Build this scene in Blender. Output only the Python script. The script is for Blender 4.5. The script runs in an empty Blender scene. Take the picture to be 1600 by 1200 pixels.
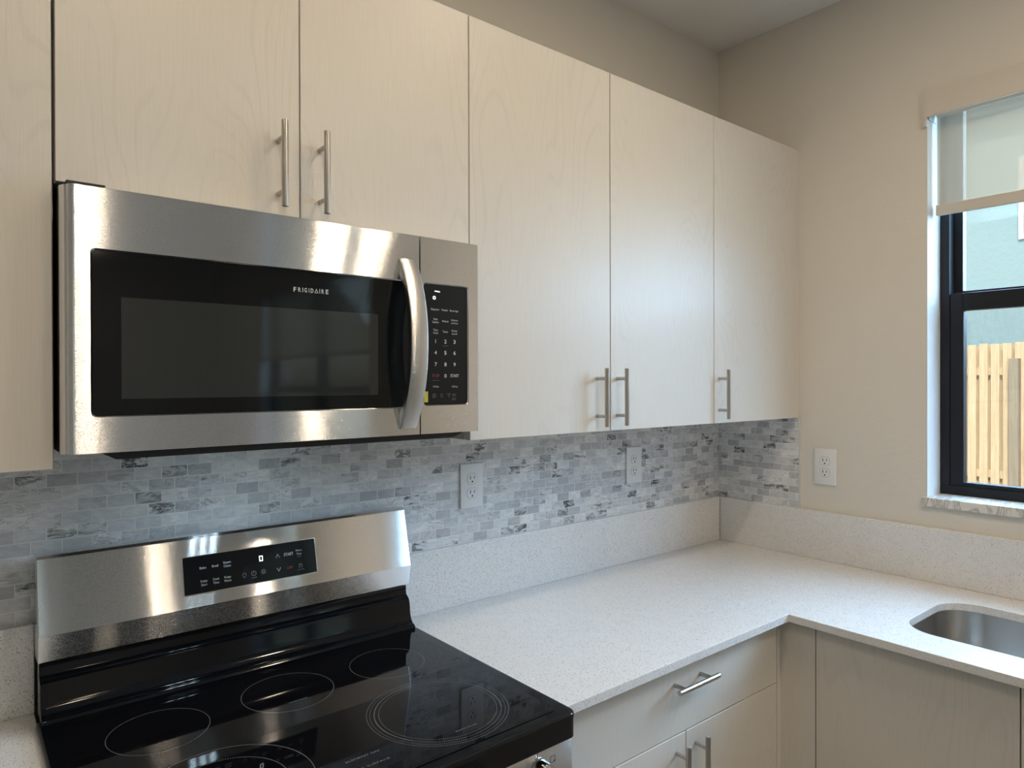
import bpy, bmesh, math, random
from mathutils import Vector, Matrix

random.seed(7)
SC = bpy.context.scene
COL = SC.collection
R = math.radians

# ------------------------------------------------------------------ camera
cam_d = bpy.data.cameras.new('camera')
cam = bpy.data.objects.new('camera', cam_d)
COL.objects.link(cam)
_yaw, _pitch, _roll, _f = -0.686, -0.0042, -0.0024, 1076.65
_fw = Vector((-math.sin(_yaw) * math.cos(_pitch), math.cos(_yaw) * math.cos(_pitch), math.sin(_pitch)))
_r = Vector((math.cos(_yaw), math.sin(_yaw), 0))
_u = _r.cross(_fw)
_r2 = _r * math.cos(_roll) + _u * math.sin(_roll)
_u2 = -_r * math.sin(_roll) + _u * math.cos(_roll)
_m = Matrix((_r2, _u2, -_fw)).transposed().to_4x4()
_m.translation = Vector((-2.3123, -1.5611, 1.5246))
cam.matrix_world = _m
cam_d.sensor_fit = 'HORIZONTAL'
cam_d.sensor_width = 36.0
cam_d.lens = 36.0 * _f / 1600.0
cam_d.clip_start = 0.02
cam_d.clip_end = 200
SC.camera = cam

# ------------------------------------------------------------------ exposure
vs = SC.view_settings
vs.view_transform = 'Standard'
vs.look = 'None'
vs.gamma = 1.0
vs.use_curve_mapping = False
vs.exposure = 0.09

# ------------------------------------------------------------------ sky, sun, daylight
world = bpy.data.worlds.new('world')
SC.world = world
world.use_nodes = True
wn = world.node_tree.nodes
wn.clear()
w_out = wn.new('ShaderNodeOutputWorld')
w_bg = wn.new('ShaderNodeBackground')
w_sky = wn.new('ShaderNodeTexSky')
w_sky.sky_type = 'NISHITA'
w_sky.sun_disc = False
w_sky.sun_elevation = R(42)
w_sky.sun_rotation = R(250)
w_sky.air_density = 1.0
w_sky.dust_density = 1.5
w_bg.inputs['Strength'].default_value = 0.30
world.node_tree.links.new(w_sky.outputs[0], w_bg.inputs[0])
world.node_tree.links.new(w_bg.outputs[0], w_out.inputs[0])

sun_d = bpy.data.lights.new('sun', 'SUN')
sun_d.energy = 3.2
sun_d.angle = R(0.6)
sun_d.color = (1.0, 0.95, 0.88)
sun = bpy.data.objects.new('sun', sun_d)
COL.objects.link(sun)
sun.rotation_euler = Vector((0.70, 0.25, -0.85)).to_track_quat('-Z', 'Y').to_euler()

def area(name, loc, direction, sx, sy, power, color, spread=180):
    d = bpy.data.lights.new(name, 'AREA')
    d.shape = 'RECTANGLE'
    d.size = sx
    d.size_y = sy
    d.energy = power
    d.color = color
    d.spread = R(spread)
    o = bpy.data.objects.new(name, d)
    COL.objects.link(o)
    o.location = loc
    o.rotation_euler = Vector(direction).to_track_quat('-Z', 'Y').to_euler()
    return o

DAY = (0.43, 0.67, 1.0)
# skylight falling in through the sink window
area('window_daylight', (0.95, -1.75, 2.85), (-1, 0, -0.85), 3.0, 2.5, 660.0, DAY)
area('far_window_daylight', (0.95, -5.0, 2.85), (-1, 0, -0.85), 3.0, 2.5, 420.0, DAY)
# added fill light outside an invented patio door, brightening the far room
area('added_patio_fill', (-4.2, -7.75, 1.25), (0.1, 1, 0.0), 1.8, 2.2, 8.0, (0.62, 0.80, 1.0))

# ------------------------------------------------------------------ node helpers
class N:
    """Tiny helper to write shader nodes."""
    def __init__(self, name):
        self.m = bpy.data.materials.new(name)
        self.m.use_nodes = True
        self.t = self.m.node_tree
        self.t.nodes.clear()
        self.out = self.t.nodes.new('ShaderNodeOutputMaterial')
        self.b = self.t.nodes.new('ShaderNodeBsdfPrincipled')
        self.t.links.new(self.b.outputs[0], self.out.inputs[0])
    def node(self, typ, **kw):
        n = self.t.nodes.new(typ)
        for k, v in kw.items():
            setattr(n, k, v)
        return n
    def put(self, sock, v):
        if v is None:
            return
        if hasattr(v, 'is_output') or isinstance(v, bpy.types.NodeSocket):
            self.t.links.new(v, sock)
        else:
            if isinstance(v, tuple) and len(v) == 3 and sock.type == 'RGBA':
                v = (*v, 1.0)
            sock.default_value = v
    def set(self, **kw):
        for k, v in kw.items():
            self.put(self.b.inputs[k.replace('_', ' ')], v)
        return self
    def math(self, op, a, b=None, c=None):
        n = self.node('ShaderNodeMath', operation=op)
        self.put(n.inputs[0], a)
        self.put(n.inputs[1], b)
        self.put(n.inputs[2], c)
        return n.outputs[0]
    def coord(self, which='Object'):
        return self.node('ShaderNodeTexCoord').outputs[which]
    def sep(self, v):
        n = self.node('ShaderNodeSeparateXYZ')
        self.put(n.inputs[0], v)
        return n.outputs
    def comb(self, x=0.0, y=0.0, z=0.0):
        n = self.node('ShaderNodeCombineXYZ')
        for i, v in enumerate((x, y, z)):
            self.put(n.inputs[i], v)
        return n.outputs[0]
    def mapping(self, v, scale=(1, 1, 1), loc=(0, 0, 0), rot=(0, 0, 0)):
        n = self.node('ShaderNodeMapping')
        self.put(n.inputs[0], v)
        n.inputs['Location'].default_value = loc
        n.inputs['Rotation'].default_value = rot
        n.inputs['Scale'].default_value = scale
        return n.outputs[0]
    def noise(self, v, scale=5.0, detail=2.0, rough=0.5, dist=0.0, col=False):
        n = self.node('ShaderNodeTexNoise')
        self.put(n.inputs['Vector'], v)
        n.inputs['Scale'].default_value = scale
        n.inputs['Detail'].default_value = detail
        n.inputs['Roughness'].default_value = rough
        n.inputs['Distortion'].default_value = dist
        return n.outputs['Color' if col else 'Fac']
    def white(self, v):
        n = self.node('ShaderNodeTexWhiteNoise', noise_dimensions='3D')
        self.put(n.inputs['Vector'], v)
        return n.outputs
    def ramp(self, v, stops):
        n = self.node('ShaderNodeValToRGB')
        self.put(n.inputs[0], v)
        e = n.color_ramp.elements
        while len(e) < len(stops):
            e.new(0.5)
        for el, (p, c) in zip(e, stops):
            el.position = p
            el.color = (*c, 1) if not isinstance(c, (int, float)) else (c, c, c, 1)
        return n.outputs[0]
    def mix(self, f, a, b, typ='MIX'):
        n = self.node('ShaderNodeMix', data_type='RGBA', blend_type=typ)
        self.put(n.inputs[0], f)
        self.put(n.inputs[6], a)
        self.put(n.inputs[7], b)
        return n.outputs[2]
    def bump(self, h, strength=0.1, dist=0.001):
        n = self.node('ShaderNodeBump')
        n.inputs['Strength'].default_value = strength
        n.inputs['Distance'].default_value = dist
        self.put(n.inputs['Height'], h)
        self.put(self.b.inputs['Normal'], n.outputs[0])
    def smooth(self, v, lo, hi):
        n = self.node('ShaderNodeMapRange', interpolation_type='SMOOTHSTEP')
        self.put(n.inputs[0], v)
        n.inputs[1].default_value = lo
        n.inputs[2].default_value = hi
        return n.outputs[0]

def plain(name, col, rough=0.5, metal=0.0, spec=0.5, coat=0.0):
    n = N(name)
    n.set(Base_Color=col, Roughness=rough, Metallic=metal, Specular_IOR_Level=spec, Coat_Weight=coat)
    return n.m

def emitter(name, col, strength):
    n = N(name)
    n.set(Base_Color=(0, 0, 0), Emission_Color=col, Emission_Strength=strength, Roughness=1.0)
    return n.m

# ------------------------------------------------------------------ materials
def mat_paint(name, col):
    n = N(name)
    c = n.coord()
    h = n.noise(c, 55, 4, 0.6)
    h2 = n.noise(c, 9, 2)
    n.set(Base_Color=n.mix(h2, tuple(x * 0.97 for x in col), col), Roughness=0.75, Specular_IOR_Level=0.25)
    n.bump(h, 0.22, 0.004)
    return n.m

def mat_cabinet(name, col, seed):
    n = N(name)
    c = n.coord()
    c2 = n.mapping(c, loc=(seed * 3.1, seed, seed * 1.7))
    x, y, z = n.sep(c2)
    u = n.math('ADD', x, y)
    fine = n.noise(n.comb(n.math('MULTIPLY', u, 420.0), 0.0, n.math('MULTIPLY', z, 9.0)), 1.0, 3, 0.6)
    warp = n.noise(n.comb(n.math('MULTIPLY', u, 3.2), 3.0, n.math('MULTIPLY', z, 0.75)), 1.0, 2, 0.5)
    rings = n.math('SINE', n.math('MULTIPLY', n.math('ADD', n.math('MULTIPLY', u, 0.35), warp), 260.0))
    rings = n.smooth(rings, 0.55, 1.0)
    mask = n.noise(n.comb(n.math('MULTIPLY', u, 4.0), 7.0, n.math('MULTIPLY', z, 1.5)), 1.0, 2)
    rings = n.math('MULTIPLY', rings, n.smooth(mask, 0.42, 0.62))
    a = n.mix(n.smooth(fine, 0.30, 0.72), tuple(v * 0.955 for v in col), col)
    dark = n.math('MULTIPLY', rings, 0.055)
    base = n.mix(dark, a, tuple(v * 0.25 for v in col))
    n.set(Base_Color=base, Roughness=0.42, Specular_IOR_Level=0.4)
    n.bump(n.math('SUBTRACT', fine, n.math('MULTIPLY', rings, 0.6)), 0.12, 0.0012)
    return n.m

def mat_steel(name, col=(0.78, 0.785, 0.795), rough=0.15, aniso=1.0, rot=0.25, grain=True, scratch=0.40):
    n = N(name)
    tg = n.node('ShaderNodeTangent', direction_type='UV_MAP')
    n.set(Base_Color=col, Metallic=1.0, Roughness=rough, Anisotropic=aniso, Anisotropic_Rotation=rot)
    n.put(n.b.inputs['Tangent'], tg.outputs[0])
    if grain:
        uv = n.coord('UV')
        g = n.noise(n.mapping(uv, scale=(30, 4000, 1)), 1.0, 3, 0.6)
        n.put(n.b.inputs['Roughness'], n.math('MULTIPLY_ADD', g, 0.05, rough - 0.025))
        # fine horizontal brush scratches tip the surface normal up and down
        ox_, oy_, oz_ = n.sep(n.coord('Object'))
        cell = n.comb(n.math('FLOOR', n.math('MULTIPLY', ox_, 1500.0)), n.math('FLOOR', n.math('MULTIPLY', oy_, 5000.0)), n.math('FLOOR', n.math('MULTIPLY', oz_, 7000.0)))
        wv = n.sep(n.white(cell)[1])
        r_ = n.math('SUBTRACT', n.math('ADD', wv[0], n.math('ADD', wv[1], wv[2])), 1.5)
        geo = n.node('ShaderNodeNewGeometry')
        va = n.node('ShaderNodeVectorMath', operation='ADD')
        n.put(va.inputs[0], geo.outputs['Normal'])
        n.put(va.inputs[1], n.comb(0.0, 0.0, n.math('MULTIPLY', r_, scratch)))
        vn = n.node('ShaderNodeVectorMath', operation='NORMALIZE')
        n.put(vn.inputs[0], va.outputs[0])
        n.put(n.b.inputs['Normal'], vn.outputs[0])
        n.put(n.b.inputs['Base Color'], n.mix(g, tuple(v * 0.985 for v in col), tuple(min(1, v * 1.015) for v in col)))
    return n.m

def mat_quartz():
    n = N('speckled_white_quartz')
    c = n.coord()
    v1 = n.node('ShaderNodeTexVoronoi', feature='F1')
    n.put(v1.inputs['Vector'], c)
    v1.inputs['Scale'].default_value = 300
    r1 = n.sep(v1.outputs['Color'])
    dark = n.math('MULTIPLY', n.math('LESS_THAN', v1.outputs['Distance'], 0.30), n.math('GREATER_THAN', r1[0], 0.80))
    v2 = n.node('ShaderNodeTexVoronoi', feature='F1')
    n.put(v2.inputs['Vector'], c)
    v2.inputs['Scale'].default_value = 520
    r2 = n.sep(v2.outputs['Color'])
    mid = n.math('MULTIPLY', n.math('LESS_THAN', v2.outputs['Distance'], 0.38), n.math('GREATER_THAN', r2[1], 0.74))
    cl = n.noise(c, 30, 3, 0.6)
    base = n.mix(cl, (0.73, 0.72, 0.71), (0.81, 0.80, 0.79))
    base = n.mix(mid, base, (0.50, 0.475, 0.45))
    dk = n.mix(r1[2], (0.16, 0.145, 0.13), (0.42, 0.39, 0.36))
    base = n.mix(dark, base, dk)
    n.set(Base_Color=base, Roughness=0.22, Specular_IOR_Level=0.45)
    return n.m

TW, TH, TZ0, TX0 = 0.0494, 0.0248, 1.0787, -2.1453
def mat_tile(name, axis):
    n = N(name)
    c = n.coord()
    s = n.sep(c)
    u = n.math('SUBTRACT', s[axis], TX0)
    v = n.math('SUBTRACT', s[2], TZ0)
    rv = n.math('DIVIDE', v, TH)
    row = n.math('FLOOR', rv)
    fv = n.math('SUBTRACT', rv, row)
    par = n.math('ABSOLUTE', n.math('MODULO', n.math('ADD', row, 1.0), 2.0))
    ru = n.math('ADD', n.math('DIVIDE', u, TW), n.math('MULTIPLY', par, 0.5))
    colm = n.math('FLOOR', ru)
    fu = n.math('SUBTRACT', ru, colm)
    du = n.math('MULTIPLY', n.math('MINIMUM', fu, n.math('SUBTRACT', 1.0, fu)), TW)
    dv = n.math('MULTIPLY', n.math('MINIMUM', fv, n.math('SUBTRACT', 1.0, fv)), TH)
    d = n.math('MINIMUM', du, dv)
    grout = n.math('LESS_THAN', d, 0.0009)
    idv = n.comb(colm, row, 3.0 + axis)
    w = n.white(idv)
    wc = n.sep(w[1])
    off = n.node('ShaderNodeVectorMath', operation='SCALE')
    n.put(off.inputs[0], w[1])
    off.inputs['Scale'].default_value = 37.0
    pv = n.node('ShaderNodeVectorMath', operation='ADD')
    n.put(pv.inputs[0], n.mapping(n.comb(s[axis], s[2], 0.0), rot=(0, 0, R(38)), scale=(1.0, 2.6, 1.0)))
    n.put(pv.inputs[1], off.outputs[0])
    p = pv.outputs[0]
    cloud = n.noise(p, 34, 5, 0.62, 0.5)
    vein = n.noise(p, 17, 6, 0.68, 1.3)
    ridge = n.math('ABSOLUTE', n.math('SUBTRACT', vein, 0.5))
    # tile to tile tint
    tint = n.ramp(wc[0], [(0.0, (0.50, 0.51, 0.53)), (0.25, (0.65, 0.66, 0.68)), (0.60, (0.75, 0.76, 0.77)), (0.90, (0.85, 0.855, 0.85)), (1.0, (0.88, 0.88, 0.86))])
    base = n.mix(n.smooth(cloud, 0.36, 0.66), n.mix(0.30, tint, (0.30, 0.31, 0.33)), tint)
    soft = n.math('MULTIPLY', n.math('SUBTRACT', 1.0, n.smooth(ridge, 0.0, 0.035)), n.smooth(wc[1], 0.35, 0.95))
    base = n.mix(n.math('MULTIPLY', soft, 0.55), base, (0.20, 0.205, 0.215))
    amt = n.smooth(wc[2], 0.72, 0.97)
    patch = n.smooth(n.noise(p, 21, 3, 0.5), 0.40, 0.60)
    strong = n.math('MULTIPLY', n.math('MULTIPLY', n.math('SUBTRACT', 1.0, n.smooth(ridge, 0.02, 0.10)), amt), patch)
    base = n.mix(n.math('MULTIPLY', strong, 0.95), base, (0.05, 0.053, 0.056))
    base = n.mix(grout, base, (0.80, 0.80, 0.79))
    n.set(Base_Color=base, Roughness=n.mix(grout, (0.33, 0.33, 0.33), (0.8, 0.8, 0.8)), Specular_IOR_Level=0.4)
    n.bump(n.smooth(d, 0.0, 0.0016), 0.5, 0.001)
    return n.m

def mat_marble():
    n = N('white_marble_sill')
    c = n.coord()
    v = n.noise(n.mapping(c, scale=(3, 9, 3), rot=(0, 0, 0.6)), 2.2, 5, 0.6, 0.8)
    r = n.math('ABSOLUTE', n.math('SUBTRACT', v, 0.5))
    n.set(Base_Color=n.mix(n.smooth(r, 0.0, 0.05), (0.50, 0.46, 0.42), (0.76, 0.74, 0.71)), Roughness=0.25)
    return n.m

def mat_wood(name, a, b):
    n = N(name)
    c = n.coord()
    x, y, z = n.sep(c)
    board = n.white(n.comb(n.math('FLOOR', n.math('DIVIDE', y, 0.115)), 0.0, 0.0))
    g = n.noise(n.comb(n.math('MULTIPLY', y, 40.0), x, n.math('MULTIPLY', z, 2.0)), 1.0, 4, 0.6, 0.5)
    base = n.mix(n.smooth(g, 0.3, 0.7), a, b)
    base = n.mix(n.math('MULTIPLY', board[0], 0.22), base, (0.62, 0.45, 0.26))
    n.set(Base_Color=base, Roughness=0.8, Specular_IOR_Level=0.2)
    return n.m

def mat_stucco(name, col):
    n = N(name)
    c = n.coord()
    h = n.noise(c, 14, 4, 0.65)
    n.set(Base_Color=n.mix(h, tuple(v * 0.9 for v in col), col), Roughness=0.9, Specular_IOR_Level=0.1)
    n.bump(h, 0.4, 0.02)
    return n.m

def mat_shade():
    n = N('sheer_shade_fabric')
    c = n.coord()
    x, y, z = n.sep(c)
    wy = n.math('SINE', n.math('MULTIPLY', y, 5200.0))
    wz = n.math('SINE', n.math('MULTIPLY', z, 5200.0))
    weave = n.math('MULTIPLY_ADD', n.math('MULTIPLY', wy, wz), 0.02, 0.0)
    dif = n.node('ShaderNodeBsdfDiffuse')
    dif.inputs[0].default_value = (0.62, 0.58, 0.51, 1)
    trl = n.node('ShaderNodeBsdfTranslucent')
    trl.inputs[0].default_value = (0.70, 0.66, 0.58, 1)
    tra = n.node('ShaderNodeBsdfTransparent')
    tra.inputs[0].default_value = (1.0, 0.93, 0.84, 1)
    m1 = n.node('ShaderNodeMixShader')
    m1.inputs[0].default_value = 0.07
    n.t.links.new(dif.outputs[0], m1.inputs[1])
    n.t.links.new(trl.outputs[0], m1.inputs[2])
    m2 = n.node('ShaderNodeMixShader')
    n.put(m2.inputs[0], n.math('ADD', weave, 0.50))
    n.t.links.new(tra.outputs[0], m2.inputs[1])
    n.t.links.new(m1.outputs[0], m2.inputs[2])
    n.t.links.new(m2.outputs[0], n.out.inputs[0])
    return n.m

def mat_pane(name, tint=(0.93, 0.97, 0.96), reflect=0.06):
    n = N(name)
    tra = n.node('ShaderNodeBsdfTransparent')
    tra.inputs[0].default_value = (*tint, 1)
    gl = n.node('ShaderNodeBsdfGlossy')
    gl.inputs['Roughness'].default_value = 0.0
    mx = n.node('ShaderNodeMixShader')
    lw = n.node('ShaderNodeLayerWeight')
    lw.inputs[0].default_value = 0.25
    n.put(mx.inputs[0], n.math('MULTIPLY_ADD', lw.outputs['Fresnel'], 0.5, reflect * 0.4))
    n.t.links.new(tra.outputs[0], mx.inputs[1])
    n.t.links.new(gl.outputs[0], mx.inputs[2])
    n.t.links.new(mx.outputs[0], n.out.inputs[0])
    return n.m

def mat_screen():
    n = N('insect_screen_mesh')
    c = n.coord()
    x, y, z = n.sep(c)
    p = n.noise(n.comb(n.math('MULTIPLY', y, 90.0), 0.0, n.math('MULTIPLY', z, 14.0)), 1.0, 2)
    tra = n.node('ShaderNodeBsdfTransparent')
    dif = n.node('ShaderNodeBsdfDiffuse')
    dif.inputs[0].default_value = (0.22, 0.24, 0.26, 1)
    mx = n.node('ShaderNodeMixShader')
    n.put(mx.inputs[0], n.math('MULTIPLY_ADD', p, 0.10, 0.03))
    n.t.links.new(tra.outputs[0], mx.inputs[1])
    n.t.links.new(dif.outputs[0], mx.inputs[2])
    n.t.links.new(mx.outputs[0], n.out.inputs[0])
    return n.m

def mat_oven_window():
    n = N('microwave_screened_glass')
    c = n.coord()
    x, y, z = n.sep(c)
    s = n.math('SINE', n.math('MULTIPLY', x, 2 * math.pi / 0.0017))
    n.set(Base_Color=n.mix(n.smooth(s, -0.6, 0.8), (0.022, 0.025, 0.026), (0.030, 0.034, 0.034)), Roughness=0.04, Specular_IOR_Level=0.5)
    return n.m

M = {}
M['wall'] = mat_paint('beige_wall_paint', (0.74, 0.695, 0.62))
M['ceiling'] = mat_paint('ceiling_paint', (0.83, 0.82, 0.80))
M['reveal'] = mat_paint('white_reveal_plaster', (0.70, 0.70, 0.70))
M['floor'] = plain('grey_floor_tile', (0.24, 0.24, 0.24), 0.35)
CABC = (0.70, 0.655, 0.59)
for i in range(8):
    M['cab%d' % i] = mat_cabinet('pale_woodgrain_laminate_%d' % i, CABC, i + 1)
M['carcass'] = plain('cabinet_edge_board', (0.62, 0.57, 0.50), 0.5)
M['gap'] = plain('painted_gap_shadow', (0.10, 0.075, 0.055), 0.7)  # dark colour standing in for shadow between the doors
M['steel'] = mat_steel('brushed_stainless_steel')
M['sink'] = mat_steel('satin_sink_steel', (0.50, 0.49, 0.47), 0.30, 0.5)
M['nickel'] = mat_steel('brushed_nickel', (0.52, 0.49, 0.45), 0.30, 0.3, 0.0, False)
M['chrome'] = plain('polished_chrome', (0.75, 0.74, 0.72), 0.08, 1.0)
M['blackglass'] = plain('black_ceramic_glass', (0.004, 0.004, 0.005), 0.03, 0.0, 0.38)
M['panelglass'] = plain('black_panel_glass', (0.006, 0.007, 0.008), 0.06, 0.0, 0.30)
M['enamel'] = plain('black_enamel', (0.004, 0.0045, 0.006), 0.07, 0.0, 0.35)
M['blackplastic'] = plain('black_plastic', (0.012, 0.012, 0.013), 0.45)
M['charcoal'] = plain('charcoal_casing', (0.015, 0.015, 0.016), 0.5)
M['ovenwin'] = mat_oven_window()
M['quartz'] = mat_quartz()
M['tile_back'] = mat_tile('marble_mosaic_back', 0)
M['tile_right'] = mat_tile('marble_mosaic_right', 1)
M['grouttrim'] = plain('tile_edge_caulk', (0.62, 0.60, 0.55), 0.6)
M['marble'] = mat_marble()
M['outlet'] = plain('white_outlet_plastic', (0.80, 0.80, 0.79), 0.35)
M['outlet_slot'] = plain('outlet_slot_dark', (0.02, 0.02, 0.02), 0.6)
M['outlet_line'] = plain('outlet_shadow_gap', (0.25, 0.25, 0.25), 0.6)
M['frame'] = plain('black_window_frame', (0.016, 0.017, 0.021), 0.42, 0.0, 0.22)
M['pane'] = mat_pane('clear_window_glass')
M['screen'] = mat_screen()
M['shade'] = mat_shade()
M['shadebar'] = plain('beige_shade_bar', (0.62, 0.57, 0.49), 0.6)
M['valance'] = plain('beige_shade_fascia', (0.66, 0.60, 0.53), 0.55)
M['fence'] = mat_wood('pine_fence_board', (0.70, 0.48, 0.27), (0.84, 0.62, 0.38))
M['post'] = mat_wood('weathered_fence_post', (0.30, 0.23, 0.16), (0.38, 0.30, 0.21))
M['stucco'] = mat_stucco('pale_stucco', (0.345, 0.455, 0.465))
M['soffit'] = plain('dark_eave', (0.13, 0.12, 0.12), 0.8)
M['roof'] = plain('brown_roof_tile', (0.22, 0.16, 0.12), 0.8)
M['ground'] = plain('dry_ground', (0.28, 0.25, 0.18), 0.9)
M['darkpane'] = plain('neighbour_window_pane', (0.05, 0.07, 0.12), 0.1)
M['whitetrim'] = plain('white_trim', (0.72, 0.72, 0.72), 0.6)
M['print_white'] = plain('printed_white_legend', (0.55, 0.55, 0.54), 0.6)
M['print_grey'] = plain('printed_grey_legend', (0.13, 0.13, 0.13), 0.6)
M['print_red'] = plain('printed_red_legend', (0.30, 0.03, 0.035), 0.6)
M['print_ring'] = plain('printed_burner_line', (0.20, 0.20, 0.20), 0.5)
M['print_dark'] = plain('printed_dark_legend', (0.03, 0.02, 0.02), 0.6)
M['led'] = emitter('lit_display_segment', (0.90, 0.93, 1.0), 2.2)
M['yellow'] = plain('yellow_sticker', (0.62, 0.50, 0.05), 0.5)
M['lamp_cool'] = emitter('cool_led_lens', (0.64, 0.86, 1.0), 36.0)
M['lamp_warm'] = emitter('warm_downlight_lens', (1.0, 0.83, 0.62), 160.0)
M['lamp_bright'] = emitter('warm_downlight_lens_bright', (1.0, 0.83, 0.62), 300.0)
M['lamp_trim'] = plain('white_lamp_trim', (0.75, 0.75, 0.73), 0.4)

# ------------------------------------------------------------------ mesh helpers
def uv_box(bm):
    uv = bm.loops.layers.uv.verify()
    for f in bm.faces:
        n = f.normal
        ax = max(range(3), key=lambda i: abs(n[i]))
        for l in f.loops:
            c = l.vert.co
            l[uv].uv = (c.y, c.z) if ax == 0 else ((c.x, c.z) if ax == 1 else (c.x, c.y))

def link(name, bm, mat, parent=None, smooth=None):
    bm.normal_update()
    uv_box(bm)
    me = bpy.data.meshes.new(name)
    bm.to_mesh(me)
    bm.free()
    for m in (mat if isinstance(mat, (list, tuple)) else [mat]):
        me.materials.append(m)
    if smooth is not None:
        for p in me.polygons:
            p.use_smooth = True
        me.set_sharp_from_angle(angle=R(smooth))
    o = bpy.data.objects.new(name, me)
    COL.objects.link(o)
    if parent:
        o.parent = parent
    return o

def tag(o, label=None, cat=None, group=None, kind=None):
    for k, v in (('label', label), ('category', cat), ('group', group), ('kind', kind)):
        if v:
            o[k] = v
    return o

def thing(name, label, cat, loc=(0, 0, 0), group=None, rot=0.0):
    o = bpy.data.objects.new(name, None)
    o.empty_display_size = 0.05
    COL.objects.link(o)
    o.location = loc
    o.rotation_euler = (0, 0, rot)
    return tag(o, label, cat, group)

def box(bm, x0, x1, y0, y1, z0, z1, bev=0.0, seg=2, mi=0):
    x0, x1 = min(x0, x1), max(x0, x1)
    y0, y1 = min(y0, y1), max(y0, y1)
    z0, z1 = min(z0, z1), max(z0, z1)
    t = bmesh.new()
    vs_ = [t.verts.new(p) for p in ((x0, y0, z0), (x1, y0, z0), (x1, y1, z0), (x0, y1, z0), (x0, y0, z1), (x1, y0, z1), (x1, y1, z1), (x0, y1, z1))]
    for q in ((0, 3, 2, 1), (4, 5, 6, 7), (0, 1, 5, 4), (1, 2, 6, 5), (2, 3, 7, 6), (3, 0, 4, 7)):
        t.faces.new([vs_[i] for i in q])
    if bev:
        bmesh.ops.bevel(t, geom=t.edges[:], offset=bev, segments=seg, profile=0.5, affect='EDGES')
    for f in t.faces:
        f.material_index = mi
    merge(bm, t)

def merge(bm, t):
    me = bpy.data.meshes.new('tmp')
    t.to_mesh(me)
    t.free()
    bm.from_mesh(me)
    bpy.data.meshes.remove(me)

def cyl(bm, a, b, r, seg=20, r2=None, bev=0.0):
    a, b = Vector(a), Vector(b)
    t = bmesh.new()
    L = (b - a).length
    bmesh.ops.create_cone(t, cap_ends=True, segments=seg, radius1=r, radius2=r if r2 is None else r2, depth=L)
    if bev:
        es = [e for e in t.edges if len(e.link_faces) == 2 and any(len(f.verts) > 4 for f in e.link_faces)]
        bmesh.ops.bevel(t, geom=es, offset=bev, segments=2, affect='EDGES')
    m = (b - a).to_track_quat('Z', 'Y').to_matrix().to_4x4()
    m.translation = (a + b) / 2
    bmesh.ops.transform(t, matrix=m, verts=t.verts)
    merge(bm, t)

def extrude_profile(bm, pts, axis, a, b, closed=True, caps=True):
    """pts: 2-D profile; axis 'x' -> (y,z) profile swept from x=a to x=b; 'y' -> (x,z); 'z' -> (x,y)."""
    def P(p, t):
        return {'x': (t, p[0], p[1]), 'y': (p[0], t, p[1]), 'z': (p[0], p[1], t)}[axis]
    A = [bm.verts.new(P(p, a)) for p in pts]
    B = [bm.verts.new(P(p, b)) for p in pts]
    n = len(pts)
    fs = []
    for i in range(n if closed else n - 1):
        j = (i + 1) % n
        fs.append(bm.faces.new((A[i], A[j], B[j], B[i])))
    if caps and closed:
        fs.append(bm.faces.new(A[::-1]))
        fs.append(bm.faces.new(B))
    bmesh.ops.recalc_face_normals(bm, faces=fs)

def rrect(x0, x1, z0, z1, r, seg=6):
    pts = []
    for cx, cz, a0 in ((x1 - r, z0 + r, -90), (x1 - r, z1 - r, 0), (x0 + r, z1 - r, 90), (x0 + r, z0 + r, 180)):
        for i in range(seg + 1):
            a = R(a0 + 90 * i / seg)
            pts.append((cx + r * math.cos(a), cz + r * math.sin(a)))
    return pts

def plate_with_holes(bm, outer, holes, y_front, y_back, lip=0.0, lip_in=0.0):
    """Vertical plate facing -y: outer and hole outlines are (x,z) loops."""
    def loop(pts, y):
        return [bm.verts.new((p[0], y, p[1])) for p in pts]
    es = []
    fl = []
    for pts in [outer] + holes:
        vsx = loop(pts, y_front)
        fl.append(vsx)
        for i in range(len(vsx)):
            es.append(bm.edges.new((vsx[i], vsx[(i + 1) % len(vsx)])))
    res = bmesh.ops.triangle_fill(bm, use_beauty=True, use_dissolve=False, edges=es, normal=(0, -1, 0))
    fs = [g for g in res['geom'] if isinstance(g, bmesh.types.BMFace)]
    for f in fs:
        f.normal_update()
        if f.normal.y > 0:
            f.normal_flip()
    for k, (pts, front) in enumerate(zip([outer] + holes, fl)):
        rings = [front]
        if k > 0 and lip:
            cx = sum(p[0] for p in pts) / len(pts)
            cz = sum(p[1] for p in pts) / len(pts)
            hx = max(p[0] for p in pts) - cx
            hz = max(p[1] for p in pts) - cz
            q = [(cx + (p[0] - cx) * (1 - lip_in / hx), cz + (p[1] - cz) * (1 - lip_in / hz)) for p in pts]
            rings.append(loop(q, y_front + lip))
            pts = q
        rings.append(loop(pts, y_back))
        for a, b in zip(rings, rings[1:]):
            nf = []
            for i in range(len(a)):
                j = (i + 1) % len(a)
                nf.append(bm.faces.new((a[i], b[i], b[j], a[j])))
            for f in nf:
                f.normal_update()
                c = f.calc_center_median()
                cx = sum(p[0] for p in pts) / len(pts)
                cz = sum(p[1] for p in pts) / len(pts)
                d = Vector((c.x - cx, 0, c.z - cz))
                want = 1 if k == 0 else -1
                if f.normal.dot(d) * want < 0:
                    f.normal_flip()

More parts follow.
